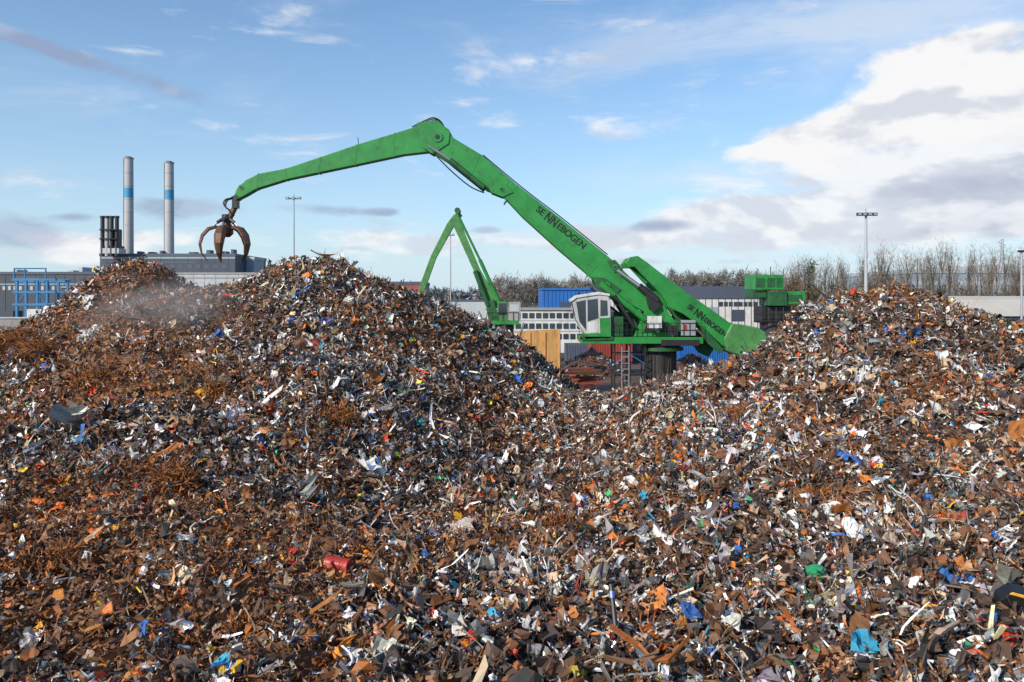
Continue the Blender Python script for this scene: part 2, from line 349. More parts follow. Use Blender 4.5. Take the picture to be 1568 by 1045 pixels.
# coloured plastics and larger sheets at the places seen
def patch(u,v,col,size,n=1,met=0.,asp=.6):
    x,y,z=hit(u,v)
    for i in range(n):
        T,Q_=gridT(6,5); p=np.array([[x+rng.normal(0,size*.4)*(n>1),y+rng.normal(0,size*.4)*(n>1),0]]); p[0,2]=float(hz(p[0,0],p[0,1]))+.26
        nr=np.array([[rng.normal(0,.35),-.6,.75]])
        emit(T,Q_,p,nr/np.linalg.norm(nr),np.array([[size,size*asp,1.]]),np.array([[.03,.03,.03]])*size,np.array([rng.normal(0,.4)]),.2,np.array([col]),np.array([met]),wave=.07)
OR=(.78,.17,.015);RD=(.6,.05,.02);YE=(.8,.42,.03);BL=(.02,.12,.40);CY=(.03,.33,.5);WH=(.62,.59,.56);GR=(.03,.4,.12);TN=(.42,.28,.19);DK=(.03,.03,.035)
for a in [(195,636,OR,.42,3),(208,628,YE,.25,1),(142,608,RD,.5,1,),(80,795,OR,.35,3),(150,830,OR,.3,3),(178,828,YE,.22,1),(484,583,OR,.35,2),(440,858,RD,.22,2),(448,880,RD,.2,1),
 (222,980,BL,.33,2),(1160,872,CY,.25,2),(1133,860,BL,.32,2),(1470,905,BL,.4,3),(1478,942,(.02,.2,.5),.35,2),(1305,725,BL,.6,3),(985,772,CY,.3,2),(795,778,OR,.35,2),(1210,750,OR,.5,2),(1115,718,(.5,.1,.03),.4,1),(967,748,WH,.65,1),(700,824,(.42,.36,.33),1.1,1),(1020,610,(.6,.62,.6),1.1,2),(990,842,(.5,.48,.47),.5,2),(1290,678,WH,.6,2),(1060,762,WH,.6,1),(562,640,WH,.5,2),(225,700,(.5,.5,.48),.4,2),(745,1020,TN,.33,2),(978,1003,TN,.35,1),(820,980,WH,.3,2),(690,770,TN,.5,1),(130,1035,TN,.35,1),(522,1020,WH,.32,2),(340,1038,CY,.3,1),(65,985,YE,.2,2),(1165,622,RD,.5,2),(1310,458,RD,.6,2),(1160,590,(.6,.12,.02),.5,2),(1398,520,BL,.7,2),(1330,560,BL,.6,2),(1370,475,DK,.7,3),(1110,560,GR,.6,2),(150,515,WH,.9,3),(130,470,WH,.8,3),(65,575,BL,.4,2),(690,545,TN,.8,3),(765,560,(.55,.6,.65),.7,3),(640,550,WH,.4,2),(500,500,(.05,.1,.35),.6,1),(1240,1020,GR,.2,3),(720,1000,RD,.2,2),(1545,1000,RD,.35,2),(1550,700,OR,.4,2),(1560,690,TN,.6,2),(760,690,YE,.25,1),(640,655,(.03,.4,.35),.35,2),(1035,720,YE,.3,1),(310,720,YE,.28,2),(52,730,RD,.4,2),(700,665,OR,.3,2),(1220,690,(.5,.5,.55),.5,2),(350,640,(.5,.45,.4),.5,2),(590,680,RD,.3,2),(1185,895,CY,.2,1),(1500,1030,(.5,.1,.03),.3,2),(945,760,WH,.35,2),(1435,960,WH,.25,3),(285,840,WH,.3,2),(260,690,WH,.35,3),(1195,830,WH,.3,2),(1330,715,(.6,.6,.65),.5,2)]:
    u,v,c,s=a[:4]; patch(u,v,c,s*.85,a[4] if len(a)>4 else 1)
V=np.concatenate(allV); Qs=np.concatenate(allQ); Cc=np.clip(np.concatenate(allC),0,.9); Mm=np.concatenate(allM)
loose=np_mesh('loose_scrap_pieces',V,Qs,Cc,Mm,[SCRAP]); loose.parent=heapo
# recognisable single items lying in the heap
def seat(o,u,v,up=.1,rot=(0,0,0)):
    x,y,z=hit(u,v); o.location=(x,y,z+up); o.rotation_euler=rot
def drum(name,m,L,r,u,v,rot,up=.12):
    b=MB(); n=20; prof=[(-.5,.0),(-.5,.93),(-.47,1),(-.2,1),(-.18,1.05),(-.16,1),(.16,1),(.18,1.05),(.2,1),(.47,1),(.5,.93),(.5,.0)]
    vs=[];fs=[]
    for a,q in prof:
        for k in range(n):
            t=2*math.pi*k/n; vs.append((a*L,q*r*math.cos(t)*(1+.06*math.sin(3*t+a*6)),q*r*math.sin(t)))
    for i in range(len(prof)-1):
        for k in range(n): fs.append((i*n+k,i*n+(k+1)%n,(i+1)*n+(k+1)%n,(i+1)*n+k))
    b.add(vs,fs,m); o=b.obj(name); seat(o,u,v,up,rot); return o
drum('red_steel_drum',REDP,.58,.17,517,880,(0,.1,-.25),.24)
drum('yellow_plastic_tub',YEL,.4,.26,310,612,(.3,1.1,.3),.25)
drum('green_plastic_bowl',GRNP,.24,.2,1248,894,(.2,1.3,.3),.22)
drum('blue_plastic_barrel',BLUEP,.45,.14,345,1044,(.2,.2,.5),.15)
# dark machine panel with orange rim, right foreground
b=MB(); b.prism([(-.5,-.5),(.5,-.55),(.6,.1),(.45,.5),(-.35,.42),(-.55,.1)],-.25,.25,BLACK)
b.prism([(-.45,.34),(.5,.42),(.5,.5),(-.4,.42)],-.29,-.255,YEL); b.prism([(-.35,-.3),(.35,-.33),(.4,.1),(-.38,.08)],-.28,-.255,STEEL)
o=b.obj('scrapped_machine_hood',bevel=.03); seat(o,1560,945,.2,(.2,.3,-.2)); o.scale=(.75,.75,.75)
# post lying in the foreground
b=MB(); b.tube([(0,0,-.9),(0.03,0,0),(0,.02,.75)],[.05,.05,.045],STEEL,8); b.tube([(0,0,.5),(0,0,.62)],.053,BLUEP,8)
o=b.obj('bent_steel_post'); seat(o,940,985,.3,(-.5,.05,.1))
# ---------------------------------------------------------------- ground
def ground():
    m,nt,b=new_mat('yard_and_land'); n=nt.nodes; l=nt.links
    tc=n.new('ShaderNodeTexCoord'); sp=n.new('ShaderNodeSeparateXYZ'); l.new(tc.outputs['Object'],sp.inputs[0])
    nz=n.new('ShaderNodeTexNoise'); nz.inputs['Scale'].default_value=.15; nz.inputs['Detail'].default_value=10; l.new(tc.outputs['Object'],nz.inputs['Vector'])
    cr=n.new('ShaderNodeValToRGB'); cr.color_ramp.elements[0].position=.35; cr.color_ramp.elements[0].color=(.05,.032,.025,1); cr.color_ramp.elements[1].position=.65; cr.color_ramp.elements[1].color=(.14,.085,.062,1)
    l.new(nz.outputs['Fac'],cr.inputs[0])
    n2=n.new('ShaderNodeTexNoise'); n2.inputs['Scale'].default_value=.012; n2.inputs['Detail'].default_value=5; l.new(tc.outputs['Object'],n2.inputs['Vector'])
    c2=n.new('ShaderNodeValToRGB'); c2.color_ramp.elements[0].position=.4; c2.color_ramp.elements[0].color=(.055,.075,.03,1); c2.color_ramp.elements[1].position=.6; c2.color_ramp.elements[1].color=(.12,.115,.08,1)
    l.new(n2.outputs['Fac'],c2.inputs[0])
    r=n.new('ShaderNodeMapRange'); r.inputs[1].default_value=210; r.inputs[2].default_value=240; l.new(sp.outputs['Y'],r.inputs[0])
    mx=n.new('ShaderNodeMix'); mx.data_type='RGBA'; l.new(r.outputs[0],mx.inputs[0]); l.new(cr.outputs[0],mx.inputs[6]); l.new(c2.outputs[0],mx.inputs[7])
    l.new(mx.outputs[2],b.inputs['Base Color']); b.inputs['Roughness'].default_value=.9
    bb=MB(); bb.add([(-5000,-500,0),(5000,-500,0),(5000,8000,0),(-5000,8000,0)],[(0,1,2,3)],m); bb.obj('ground')
ground()
m,nt,bs=new_mat('harbour_water'); bs.inputs['Base Color'].default_value=(.04,.07,.09,1); bs.inputs['Roughness'].default_value=.12
nz=nt.nodes.new('ShaderNodeTexNoise'); nz.inputs['Scale'].default_value=1.2; bp=nt.nodes.new('ShaderNodeBump'); bp.inputs['Strength'].default_value=.4; nt.links.new(nz.outputs[0],bp.inputs['Height']); nt.links.new(bp.outputs[0],bs.inputs['Normal'])
b=MB(); b.add([(-400,80,.03),(-38,80,.03),(-60,200,.03),(-400,260,.03)],[(0,1,2,3)],m); b.obj('harbour_water')
# ---------------------------------------------------------------- main material handler
D=62.; S=D/F
def m2(L): return [(WX(u,D),WZ(v,D)) for u,v in L]
def p3(u,v,dy=0.): return (WX(u,D),D+dy,WZ(v,D))
crane=group('material_handler_crane')
b=MB(); b.prism(m2([(676,192),(688,200),(695,213),(740,240),(790,283),(860,337),(930,393),(948,409),(975,436),(1002,456),(1010,470),(992,482),(955,460),(915,434),(855,383),(800,333),(770,301),(745,292),(735,280),(700,258),(672,240),(655,226),(655,200)]),D-.55,D+.55,GREEN)
b.obj('main_boom',crane,.06)
b=MB()
for y0,y1 in ((D-.64,D-.56),(D+.56,D+.64)):
    b.prism(m2([(752,279),(775,283),(786,296),(770,303),(752,296)]),y0,y1,GREEN)
    b.prism(m2([(905,424),(925,426),(950,443),(940,452),(912,440)]),y0,y1,GREEN_D)
    b.prism(m2([(640,190),(672,187),(690,205),(688,222),(664,238),(648,228)]),y0,y1,GREEN)
    b.prism(m2([(928,400),(940,398),(953,412),(940,418)]),y0,y1,GREEN_D)
b.obj('boom_side_plates',crane,.02)
b=MB(); b.prism(m2([(360,302),(366,288),(378,277),(398,267),(440,259),(500,239),(550,222),(610,204),(645,193),(668,188),(684,203),(684,222),(664,233),(620,238),(540,255),(440,276),(395,290),(378,300),(364,307)]),D-.42,D+.42,GREEN)
b.obj('stick',crane,.05)
b=MB()
for k,(u0,v0,u1,v1) in enumerate([(398,267,395,290),(440,259,440,276),(492,242,490,266),(548,223,545,254),(606,205,603,241)]):
    b.prism(m2([(u0-.7,v0-.5),(u0+.7,v0-.5),(u1+.7,v1+.5),(u1-.7,v1+.5)]),D-.435,D+.435,GREEN)
for (u0,v0,u1,v1) in [(735,239,722,272),(792,285,772,312),(926,391,898,424)]:
    b.prism(m2([(u0-.6,v0-.7),(u0+.9,v0-.3),(u1+.8,v1+.5),(u1-.8,v1)]),D-.565,D+.565,GREEN)
b.obj('weld_seam_ribs',crane)
# pins
b=MB()
for u,v,r,w in [(671,212,.40,.72),(372,288,.22,.46),(664,230,.18,.68),(768,291,.22,.68),(998,468,.42,.85),(966,402,.26,1.44),(928,437,.25,.75),(940,409,.2,.68)]:
    x,y,z=p3(u,v); b.tube([(x,y-w,z),(x,y+w,z)],r,GREEN,16)
    b.tube([(x,y-w-.04,z),(x,y+w+.04,z)],r*.45,STEEL,12)
b.obj('pivot_pins',crane)
# hydraulic cylinders
b=MB()
for dy in (-.75,.75):
    b.tube([p3(742,289,dy),p3(690,247,dy)],.20,GREEN_D,12); b.tube([p3(690,247,dy),p3(658,226,dy)],.11,CHROME,10)
    b.tube([p3(918,434,dy*1.2),p3(985,489,dy*1.2)],.25,GREEN,12); b.tube([p3(985,489,dy*1.2),p3(1006,508,dy*1.2)],.14,CHROME,10)
    b.tube([p3(938,452,dy*1.5),p3(968,500,dy*1.5)],.13,STEEL,10)
b.tube([p3(942,414,-1.05),p3(975,438,-1.05)],.16,CHROME,12); b.tube([p3(975,438,-1.05),p3(1003,460,-1.05)],.28,STEEL,12)
b.tube([p3(942,414,1.05),p3(1003,460,1.05)],.22,STEEL,12)
b.prism(m2([(985,448),(1000,450),(1006,470),(996,478),(988,466)]),D-1.25,D-.9,STEEL)
b.obj('hydraulic_cylinders',crane,smooth=False)
# balance beam and counterweight
beam=[(953,404),(960,395),(972,393),(985,402),(1030,437),(1080,472),(1108,492),(1122,497),(1118,538),(1098,527),(1074,504),(1040,480),(1018,470),(1008,452),(985,428),(968,410),(958,410)]
b=MB(); b.prism(m2(beam),D-1.5,D-1.1,GREEN); b.prism(m2(beam),D+.9,D+1.4,GREEN)
b.prism(m2([(968,398),(980,402),(988,412),(985,416),(968,406)]),D-1.09,D+.88,GREEN_D)
b.prism(m2([(1040,448),(1060,462),(1058,482),(1040,470)]),D-1.09,D+.88,GREEN_D)
b.obj('balance_beam',crane,.05)
b=MB(); b.prism(m2([(1112,494),(1130,496),(1150,500),(1163,507),(1165,518),(1158,534),(1148,542),(1125,543),(1105,536),(1100,515)]),D-1.6,D+1.6,GREEN_F)
b.obj('counterweight',crane,.12)
b=MB()
b.prism(m2([(1022,472),(1040,478),(1092,533),(1084,546),(1070,540)]),D-.3,D+.3,GREEN_D)
b.prism(m2([(1064,496),(1078,508),(1100,533),(1094,540),(1072,520)]),D-1.54,D-1.505,GREEN_D)
b.obj('beam_link',crane,.02)
# tower uprights
b=MB()
for dy in (-.75,.75):
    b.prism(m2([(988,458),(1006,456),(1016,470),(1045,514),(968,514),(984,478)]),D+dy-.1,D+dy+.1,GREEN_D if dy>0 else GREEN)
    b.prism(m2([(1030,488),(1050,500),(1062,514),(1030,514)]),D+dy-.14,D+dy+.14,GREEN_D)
b.prism(m2([(990,488),(1010,486),(1022,508),(982,508)]),D-.88,D-.86,STEEL)
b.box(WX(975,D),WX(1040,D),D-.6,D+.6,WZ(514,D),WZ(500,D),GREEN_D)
b.obj('boom_tower',crane,.03)
# deck, slew ring, pedestal
b=MB()
b.box(WX(888,D),WX(1068,D),D-1.9,D+1.9,WZ(524,D),WZ(514.5,D),GREEN)
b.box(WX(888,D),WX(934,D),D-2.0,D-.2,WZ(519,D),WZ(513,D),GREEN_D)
b.box(WX(1005,D),WX(1062,D),D-1.95,D-1.91,WZ(527,D),WZ(518,D),STEEL)
b.obj('slewing_deck',crane,.04)
b=MB(); x,y,z=p3(1011,524)
b.tube([(x,y,z),(x,y,z-.35)],1.55,STEEL,32); b.tube([(x,y,z-.35),(x,y,z-.6)],1.75,GREEN_D,32)
b.tube([(x,y,z-.6),(x,y,.5)],1.2,STEEL,32); b.tube([(x,y,.5),(x,y,0)],[1.3,2.4],STEEL,32)
for k in range(12):
    a=k*math.pi/6; b.tube([(x+1.22*math.cos(a),y+1.22*math.sin(a),z-.65),(x+1.22*math.cos(a),y+1.22*math.sin(a),.5)],.05,STEEL,6)
b.obj('pedestal',crane)
# service tower with ladder
b=MB()
x0,x1=WX(937,D),WX(983,D)
for x in (x0,(x0+x1)/2,x1):
    for y in (D-1.5,D+.2): b.tube([(x,y,0),(x,y,WZ(524,D))],.06,STEEL,6)
for z in (WZ(540,D),WZ(555,D),WZ(570,D)):
    b.box(x0-.05,x1+.05,D-1.56,D-1.50,z-.04,z+.04,STEEL); b.box(x0-.05,x1+.05,D+.2,D+.26,z-.04,z+.04,STEEL)
b.box(x0-.1,x1+.1,D-1.5,D+.2,WZ(570,D)-.12,WZ(570,D)-.05,STEEL)
for i in range(9): b.tube([(x0+.55,D-1.6,.3+i*.45),(x0+1.1,D-1.6,.3+i*.45)],.03,GREYM,5)
b.tube([(x0+.55,D-1.6,0),(x0+.55,D-1.6,4.6)],.035,GREYM,5); b.tube([(x0+1.1,D-1.6,0),(x0+1.1,D-1.6,4.6)],.035,GREYM,5)
b.tube([(x0,D-1.55,WZ(555,D)),((x0+x1)/2,D-1.55,WZ(540,D))],.04,BLUEG,5); b.tube([(x1,D-1.55,WZ(555,D)),((x0+x1)/2,D-1.55,WZ(540,D))],.04,BLUEG,5)
b.obj('access_tower',crane)
# railings
b=MB()
def rail(u0,u1,dy,v0=514,h=1.05,n=8):
    zz=WZ(v0,D)
    for i in range(n+1):
        x=WX(u0+(u1-u0)*i/n,D); b.tube([(x,D+dy,zz),(x,D+dy,zz+h)],.024,STEEL,5)
    for k in (.5,1.): b.tube([(WX(u0,D),D+dy,zz+h*k),(WX(u1,D),D+dy,zz+h*k)],.024,STEEL,5)
rail(932,985,-1.85,n=7); rail(985,1066,-1.87,n=9); rail(890,1066,1.85,n=18)
b.obj('deck_railings',crane)
# cab
b=MB()
cabo=[(873,460),(880,454),(912,449),(927,452),(930,462),(931,512),(896,514),(889,505),(879,488)]
b.prism(m2(cabo),D-1.95,D-.35,CABG)
b.obj('cab_shell',crane,.05)
b=MB()
b.prism(m2([(879,462),(893,459),(894,504),(884,491)]),D-1.975,D-1.94,GLASS)
b.prism(m2([(896,459),(911,457),(912,486),(896,491)]),D-1.975,D-1.94,GLASS)
b.prism(m2([(915,459),(925,460),(926,482),(915,483)]),D-1.975,D-1.94,GLASS)
b.prism(m2([(897,493),(911,489),(912,506),(898,508)]),D-1.97,D-1.94,WHITE)
b.prism(m2([(914,486),(929,485),(930,510),(915,511)]),D-1.97,D-1.94,GREEN)
# front (facing -X) glazing
xa,za=WX(872.5,D),WZ(463,D); xb,zb=WX(878.6,D),WZ(487,D); xc,zc=WX(888,D),WZ(503,D)
b.add([(xa-.02,D-1.85,za),(xa-.02,D-.45,za),(xb-.03,D-.45,zb),(xb-.03,D-1.85,zb)],[(0,1,2,3)],GLASS)
b.add([(xb-.03,D-1.85,zb-.08),(xb-.03,D-.45,zb-.08),(xc-.03,D-.45,zc),(xc-.03,D-1.85,zc)],[(0,1,2,3)],GLASS)
b.obj('cab_windows',crane)
b=MB()
b.prism(m2([(870,459),(880,452),(912,447),(929,450),(929,453),(912,451),(880,456),(871,462)]),D-2.05,D-.25,WHITE)
for i in range(3): b.tube([p3(884+i*12,447,-1.2),p3(884+i*12,452,-1.2)],.1,STEEL,8)
b.tube([p3(905,449,-1.7),p3(904,430,-1.7)],.015,STEEL,4)
b.prism(m2([(890,509),(931,507),(931,515),(893,517)]),D-2.0,D-.3,GREEN)
b.box(WX(931,D),WX(950,D),D-1.6,D-.3,WZ(514,D),WZ(484,D),GREEN_D)
b.obj('cab_roof_and_lamps',crane,.02)
# engine house etc
b=MB()
b.box(WX(1012,D),WX(1066,D),D+.9,D+1.85,WZ(514,D),WZ(484,D),GREEN)
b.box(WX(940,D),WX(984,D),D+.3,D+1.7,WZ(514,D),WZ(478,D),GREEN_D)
b.box(WX(986,D),WX(1007,D),D-1.75,D-1.45,WZ(501,D),WZ(483,D),WHITE)
b.box(WX(1036,D),WX(1057,D),D-1.8,D-1.5,WZ(512,D),WZ(489,D),GREYM)
b.box(WX(1016,D),WX(1031,D),D-1.7,D-1.5,WZ(512,D),WZ(497,D),STEEL)
b.box(WX(1039,D),WX(1044,D),D-1.83,D-1.81,WZ(503,D),WZ(496,D),REDP)
for i in range(5): b.box(WX(1016+i*10,D),WX(1022+i*10,D),D+.86,D+.89,WZ(508,D),WZ(490,D),STEEL)
b.obj('engine_house',crane,.03)
# hoses
b=MB()
def arc(pts,r,m,n=6):
    pts=[Vector(p) for p in pts]; out=[]
    for i in range(len(pts)-1):
        p0=pts[max(i-1,0)];p1=pts[i];p2_=pts[i+1];p3_=pts[min(i+2,len(pts)-1)]
        for k in range(5):
            t=k/5; out.append(.5*((2*p1)+(p2_-p0)*t+(2*p0-5*p1+4*p2_-p3_)*t*t+(3*p1-p0-3*p2_+p3_)*t**3))
    out.append(pts[-1]); b.tube(out,r,m,n)
for dy in (-.35,-.1,.2,.4):
    j=dy*4
    arc([p3(632,197+j,dy),p3(650,188+j,dy),p3(664,183+j,dy),p3(676,189+j,dy),p3(684,203,dy)],.045,BLACK)
arc([p3(664,235,-.7),p3(690,262,-.75),p3(720,287,-.75),p3(742,297,-.7)],.05,BLACK)
arc([p3(740,238,-.2),p3(800,288,-.2),p3(860,334,-.2),p3(930,390,-.2)],.045,BLACK)
for dy in (-.25,0.,.25):
    arc([p3(372,293,dy),p3(356,303,dy),p3(347,306,dy),p3(344,315+dy*8,dy),p3(352,322,dy),p3(357,330,dy)],.05,BLACK)
    arc([p3(905,440,dy*3),p3(925,462,dy*3),p3(950,482,dy*3),p3(968,505,dy*3)],.045,BLACK)
b.tube([p3(549,222,0),p3(548,210,0)],.03,STEEL,5); b.tube([p3(668,186,0),p3(668,182,0)],.06,STEEL,5)
b.obj('hydraulic_hoses',crane)
# orange peel grab
b=MB()
hx,hy,hzz=p3(347,352)
tx,ty,tz=p3(364,303)
b.tube([(tx,ty-.45,tz),(tx,ty+.45,tz)],.2,STEEL,12)
b.box(tx-.35,tx+.05,ty-.3,ty+.3,tz-.8,tz-.1,STEEL)
b.tube([(tx-.15,ty,tz-.6),(hx,hy,hzz+.5)],[.22,.26],RUST,10)
b.tube([(hx,hy,hzz+1.2),(hx,hy,hzz+.6)],.36,STEEL,14)
b.tube([(hx,hy,hzz+.6),(hx,hy,hzz+.15),(hx,hy,hzz-.3),(hx,hy,hzz-.55)],[.28,.50,.50,.25],RUST,16)
prof=[(.35,-.0),(.80,.10),(1.25,-.06),(1.64,-.52),(1.84,-1.15),(1.74,-1.85),(1.30,-2.5)]
wd=[.40,.58,.78,.84,.68,.42,.08]; th=[.24,.22,.18,.14,.12,.09,.04]
for k in range(5):
    a=math.radians(200+72*k); cr_,sr_=math.cos(a),math.sin(a)
    vs=[];fs=[]
    for i,(r,z) in enumerate(prof):
        r0,z0=prof[max(i-1,0)]; r1,z1=prof[min(i+1,len(prof)-1)]
        tr,tzz=r1-r0,z1-z0; ll=math.hypot(tr,tzz); nr,nz_=-tzz/ll,tr/ll
        for sgn,tw,bulge in ((-1,0,0),(-.5,0,.5),(.5,0,.5),(1,0,0),(1,-1,0),(-1,-1,0)):
            rr_=r+nr*(th[i]*(tw+1)*.5+bulge*wd[i]*.45); z_=z+nz_*(th[i]*(tw+1)*.5+bulge*wd[i]*.45); w=sgn*wd[i]*.5
            vs.append((hx+rr_*cr_-w*sr_,hy+rr_*sr_+w*cr_,hzz+z_))
    for i in range(len(prof)-1):
        for j in range(6): fs.append((i*6+j,i*6+(j+1)%6,(i+1)*6+(j+1)%6,(i+1)*6+j))
    fs.append((0,1,2,3,4,5)); fs.append(tuple(range(len(prof)*6-6,len(prof)*6))[::-1])
    b.add(vs,fs,RUST)
    b.tube([(hx+.3*cr_,hy+.3*sr_,hzz+.85),(hx+.7*cr_,hy+.7*sr_,hzz+.55)],.13,STEEL,8)
    b.tube([(hx+.7*cr_,hy+.7*sr_,hzz+.55),(hx+1.1*cr_,hy+1.1*sr_,hzz+.15)],.07,CHROME,8)
b.obj('orange_peel_grab',crane)
# lettering
def letter(txt,u,v,ang,size,dy,wide=1.0,name='lettering'):
    c=bpy.data.curves.new(name,'FONT'); c.body=txt; c.size=size; c.extrude=.01; c.align_x='LEFT'; c.align_y='CENTER'; c.space_character=1.02; c.offset=.012
    o=bpy.data.objects.new(name,c); scene.collection.objects.link(o)
    bpy.context.view_layer.update()
    me=bpy.data.meshes.new_from_object(o.evaluated_get(bpy.context.evaluated_depsgraph_get()))
    bpy.data.objects.remove(o); me.materials.clear(); me.materials.append(BLACK)
    q=bpy.data.objects.new(name,me); scene.collection.objects.link(q)
    q.matrix_world=Matrix.Translation(p3(u,v,dy))@Matrix.Rotation(math.radians(ang),4,'Y')@Matrix.Rotation(math.pi/2,4,'X')@Matrix.Diagonal((wide,1,1,1))
    q.parent=crane
letter('SE',822,320,39,.72,-.575,.95,'lettering_1'); letter('NN',835,331,39,1.05,-.575,.66,'lettering_2'); letter('EBOGEN',853,345.5,39,.72,-.575,.95,'lettering_3')
letter('SE',1047,468,37,.55,-1.53,.95,'lettering_4'); letter('NN',1057,476,37,.82,-1.53,.66,'lettering_5'); letter('EBOGEN',1071,487.5,37,.55,-1.53,.95,'lettering_6')
# ---------------------------------------------------------------- second handler (behind left heap)
D=95.
c2=group('material_handler_crane')
b=MB()
b.prism(m2([(694,330),(702,324),(708,330),(700,338),(668,395),(652,440),(640,468),(636,465),(645,432),(660,392),(685,342)]),D-.35,D+.35,GREEN_F)
b.obj('stick',c2,.03)
b=MB(); b.prism(m2([(690,336),(697,328),(704,332),(712,358),(735,412),(758,452),(766,470),(752,474),(745,458),(728,420),(702,362)]),D-.5,D+.5,GREEN_F); b.obj('main_boom',c2,.03)
b=MB()
for dy in (-.7,.7):
    b.tube([p3(700,326,dy),p3(735,398,dy)],.14,GREEN,8); b.tube([p3(735,398,dy),p3(764,462,dy)],.22,GREEN,8)
b.tube([p3(728,415,-.8),p3(748,468,-.8)],.3,GREEN_D,8)
b.tube([p3(701,323,-.8),p3(701,323,.8)],.35,GREEN_D,10)
b.obj('hydraulic_cylinders',c2)
b=MB(); b.box(WX(744,D),WX(795,D),D-1.6,D+1.6,WZ(496,D),WZ(490,D),GREEN)
b.box(WX(762,D),WX(778,D),D-1.5,D-.1,WZ(490,D),WZ(462,D),GREEN_F); b.box(WX(764,D),WX(776,D),D-1.53,D-1.5,WZ(482,D),WZ(464,D),GLASS)
b.box(WX(779,D),WX(797,D),D-1.6,D+1.6,WZ(490,D),WZ(462,D),CONC); b.box(WX(781,D),WX(795,D),D-1.63,D-1.6,WZ(476,D),WZ(466,D),PALE)
b.prism(m2([(744,462),(756,458),(764,490),(748,490)]),D-.9,D+.9,GREEN_D)
x,y,z=p3(770,496); b.tube([(x,y,z),(x,y,0)],1.3,STEEL,20)
for i in range(7): b.tube([p3(746+i*8,490,-1.65),p3(746+i*8,478,-1.65)],.04,STEEL,5)
b.tube([p3(746,478,-1.65),p3(794,478,-1.65)],.04,STEEL,5)
b.obj('upper_carriage',c2,.03)
# third machine: elevated green house at right
D=88.
c3=group('crane_machinery_house')
b=MB()
b.box(WX(1147,D),WX(1192,D),D-1.8,D+1.8,WZ(444,D),WZ(421,D),GREEN)
b.box(WX(1168,D),WX(1196,D),D-2.0,D+1.4,WZ(468,D),WZ(446,D),GREEN_D)
b.box(WX(1190,D),WX(1225,D),D-1.7,D+1.6,WZ(466,D),WZ(446,D),GREEN)
b.box(WX(1145,D),WX(1168,D),D-1.4,D+1.2,WZ(456,D),WZ(445,D),GREEN_D)
b.box(WX(1160,D),WX(1205,D),D-1.2,D+1.2,WZ(494,D),WZ(468.3,D),STEEL)
b.obj('housing',c3,.08)
b=MB()
for u0,u1 in ((1150,1163),(1167,1178),(1181,1189)): b.box(WX(u0,D),WX(u1,D),D-1.84,D-1.8,WZ(440,D),WZ(426,D),GREEN_D)
b.box(WX(1196,D),WX(1220,D),D-1.74,D-1.7,WZ(461,D),WZ(451,D),GREEN_D)
for i in range(8):
    b.tube([p3(1146+i*11,470+(i<2)*-12,-2.05),p3(1146+i*11,492,-2.05)],.05,STEEL,5)
b.tube([p3(1146,480,-2.05),p3(1223,480,-2.05)],.05,STEEL,5); b.tube([p3(1146,491,-2.05),p3(1223,491,-2.05)],.1,STEEL,5)
b.tube([p3(1180,421,0),p3(1180,408,0)],.05,STEEL,5); b.tube([p3(1195,424,-1),p3(1195,412,-1)],.04,STEEL,5)
x,y,z=p3(1183,494); b.tube([(x,y,z),(x,y,0)],1.4,STEEL,20)
b.obj('doors_walkway_and_pedestal',c3)
# ---------------------------------------------------------------- masts
def mast(name,u,vtop,D_,n=4,w=24,r=.13,m=GREYM):
    b=MB(); x=WX(u,D_); z=WZ(vtop,D_); s=D_/F
    b.tube([(x,D_,0),(x,D_,z)],[r*1.7,r*.8],m,10)
    b.box(x-w*s/2,x+w*s/2,D_-.05,D_+.05,z-.08,z+.05,STEEL)
    for i in range(n):
        xx=x-w*s/2+w*s*i/(n-1)
        b.box(xx-.25,xx+.25,D_-.45,D_-.1,z-.12,z+.22,STEEL); b.box(xx-.2,xx+.2,D_-.47,D_-.455,z-.07,z+.17,GREYM)
    b.tube([(x,D_,z),(x,D_,z+.7)],.03,STEEL,4)
    b.obj(name)
mast('floodlight_mast',1326,329,90.,4,24,.16,PALE)
mast('floodlight_mast',450,304,120.,3,18,.11)
mast('floodlight_mast',690,360,150.,2,8,.10)
b=MB(); b.tube([(WX(1565,70),70,0),(WX(1564,70),70,WZ(385,70))],[.14,.09],GREYM,8); b.box(WX(1560,70),WX(1570,70),69.8,70.2,WZ(386,70),WZ(383,70),STEEL); b.obj('steel_mast')
# lattice tower seen above the trees at the far right
b=MB(); D=300.
for s_ in (-1,1): b.tube([(WX(1530,D)+s_*1.2,D,0),(WX(1535,D)+s_*.3,D,WZ(366,D))],.16,GREYM,5)
for k in range(12):
    z=18+k*1.0; b.tube([(WX(1533,D)-.8,D,z),(WX(1533,D)+.8,D,z+1)],.08,GREYM,4)
b.tube([(WX(1528,D),D,WZ(370,D)),(WX(1540,D),D,WZ(376,D))],.15,GREYM,5)
b.obj('lattice_tower')
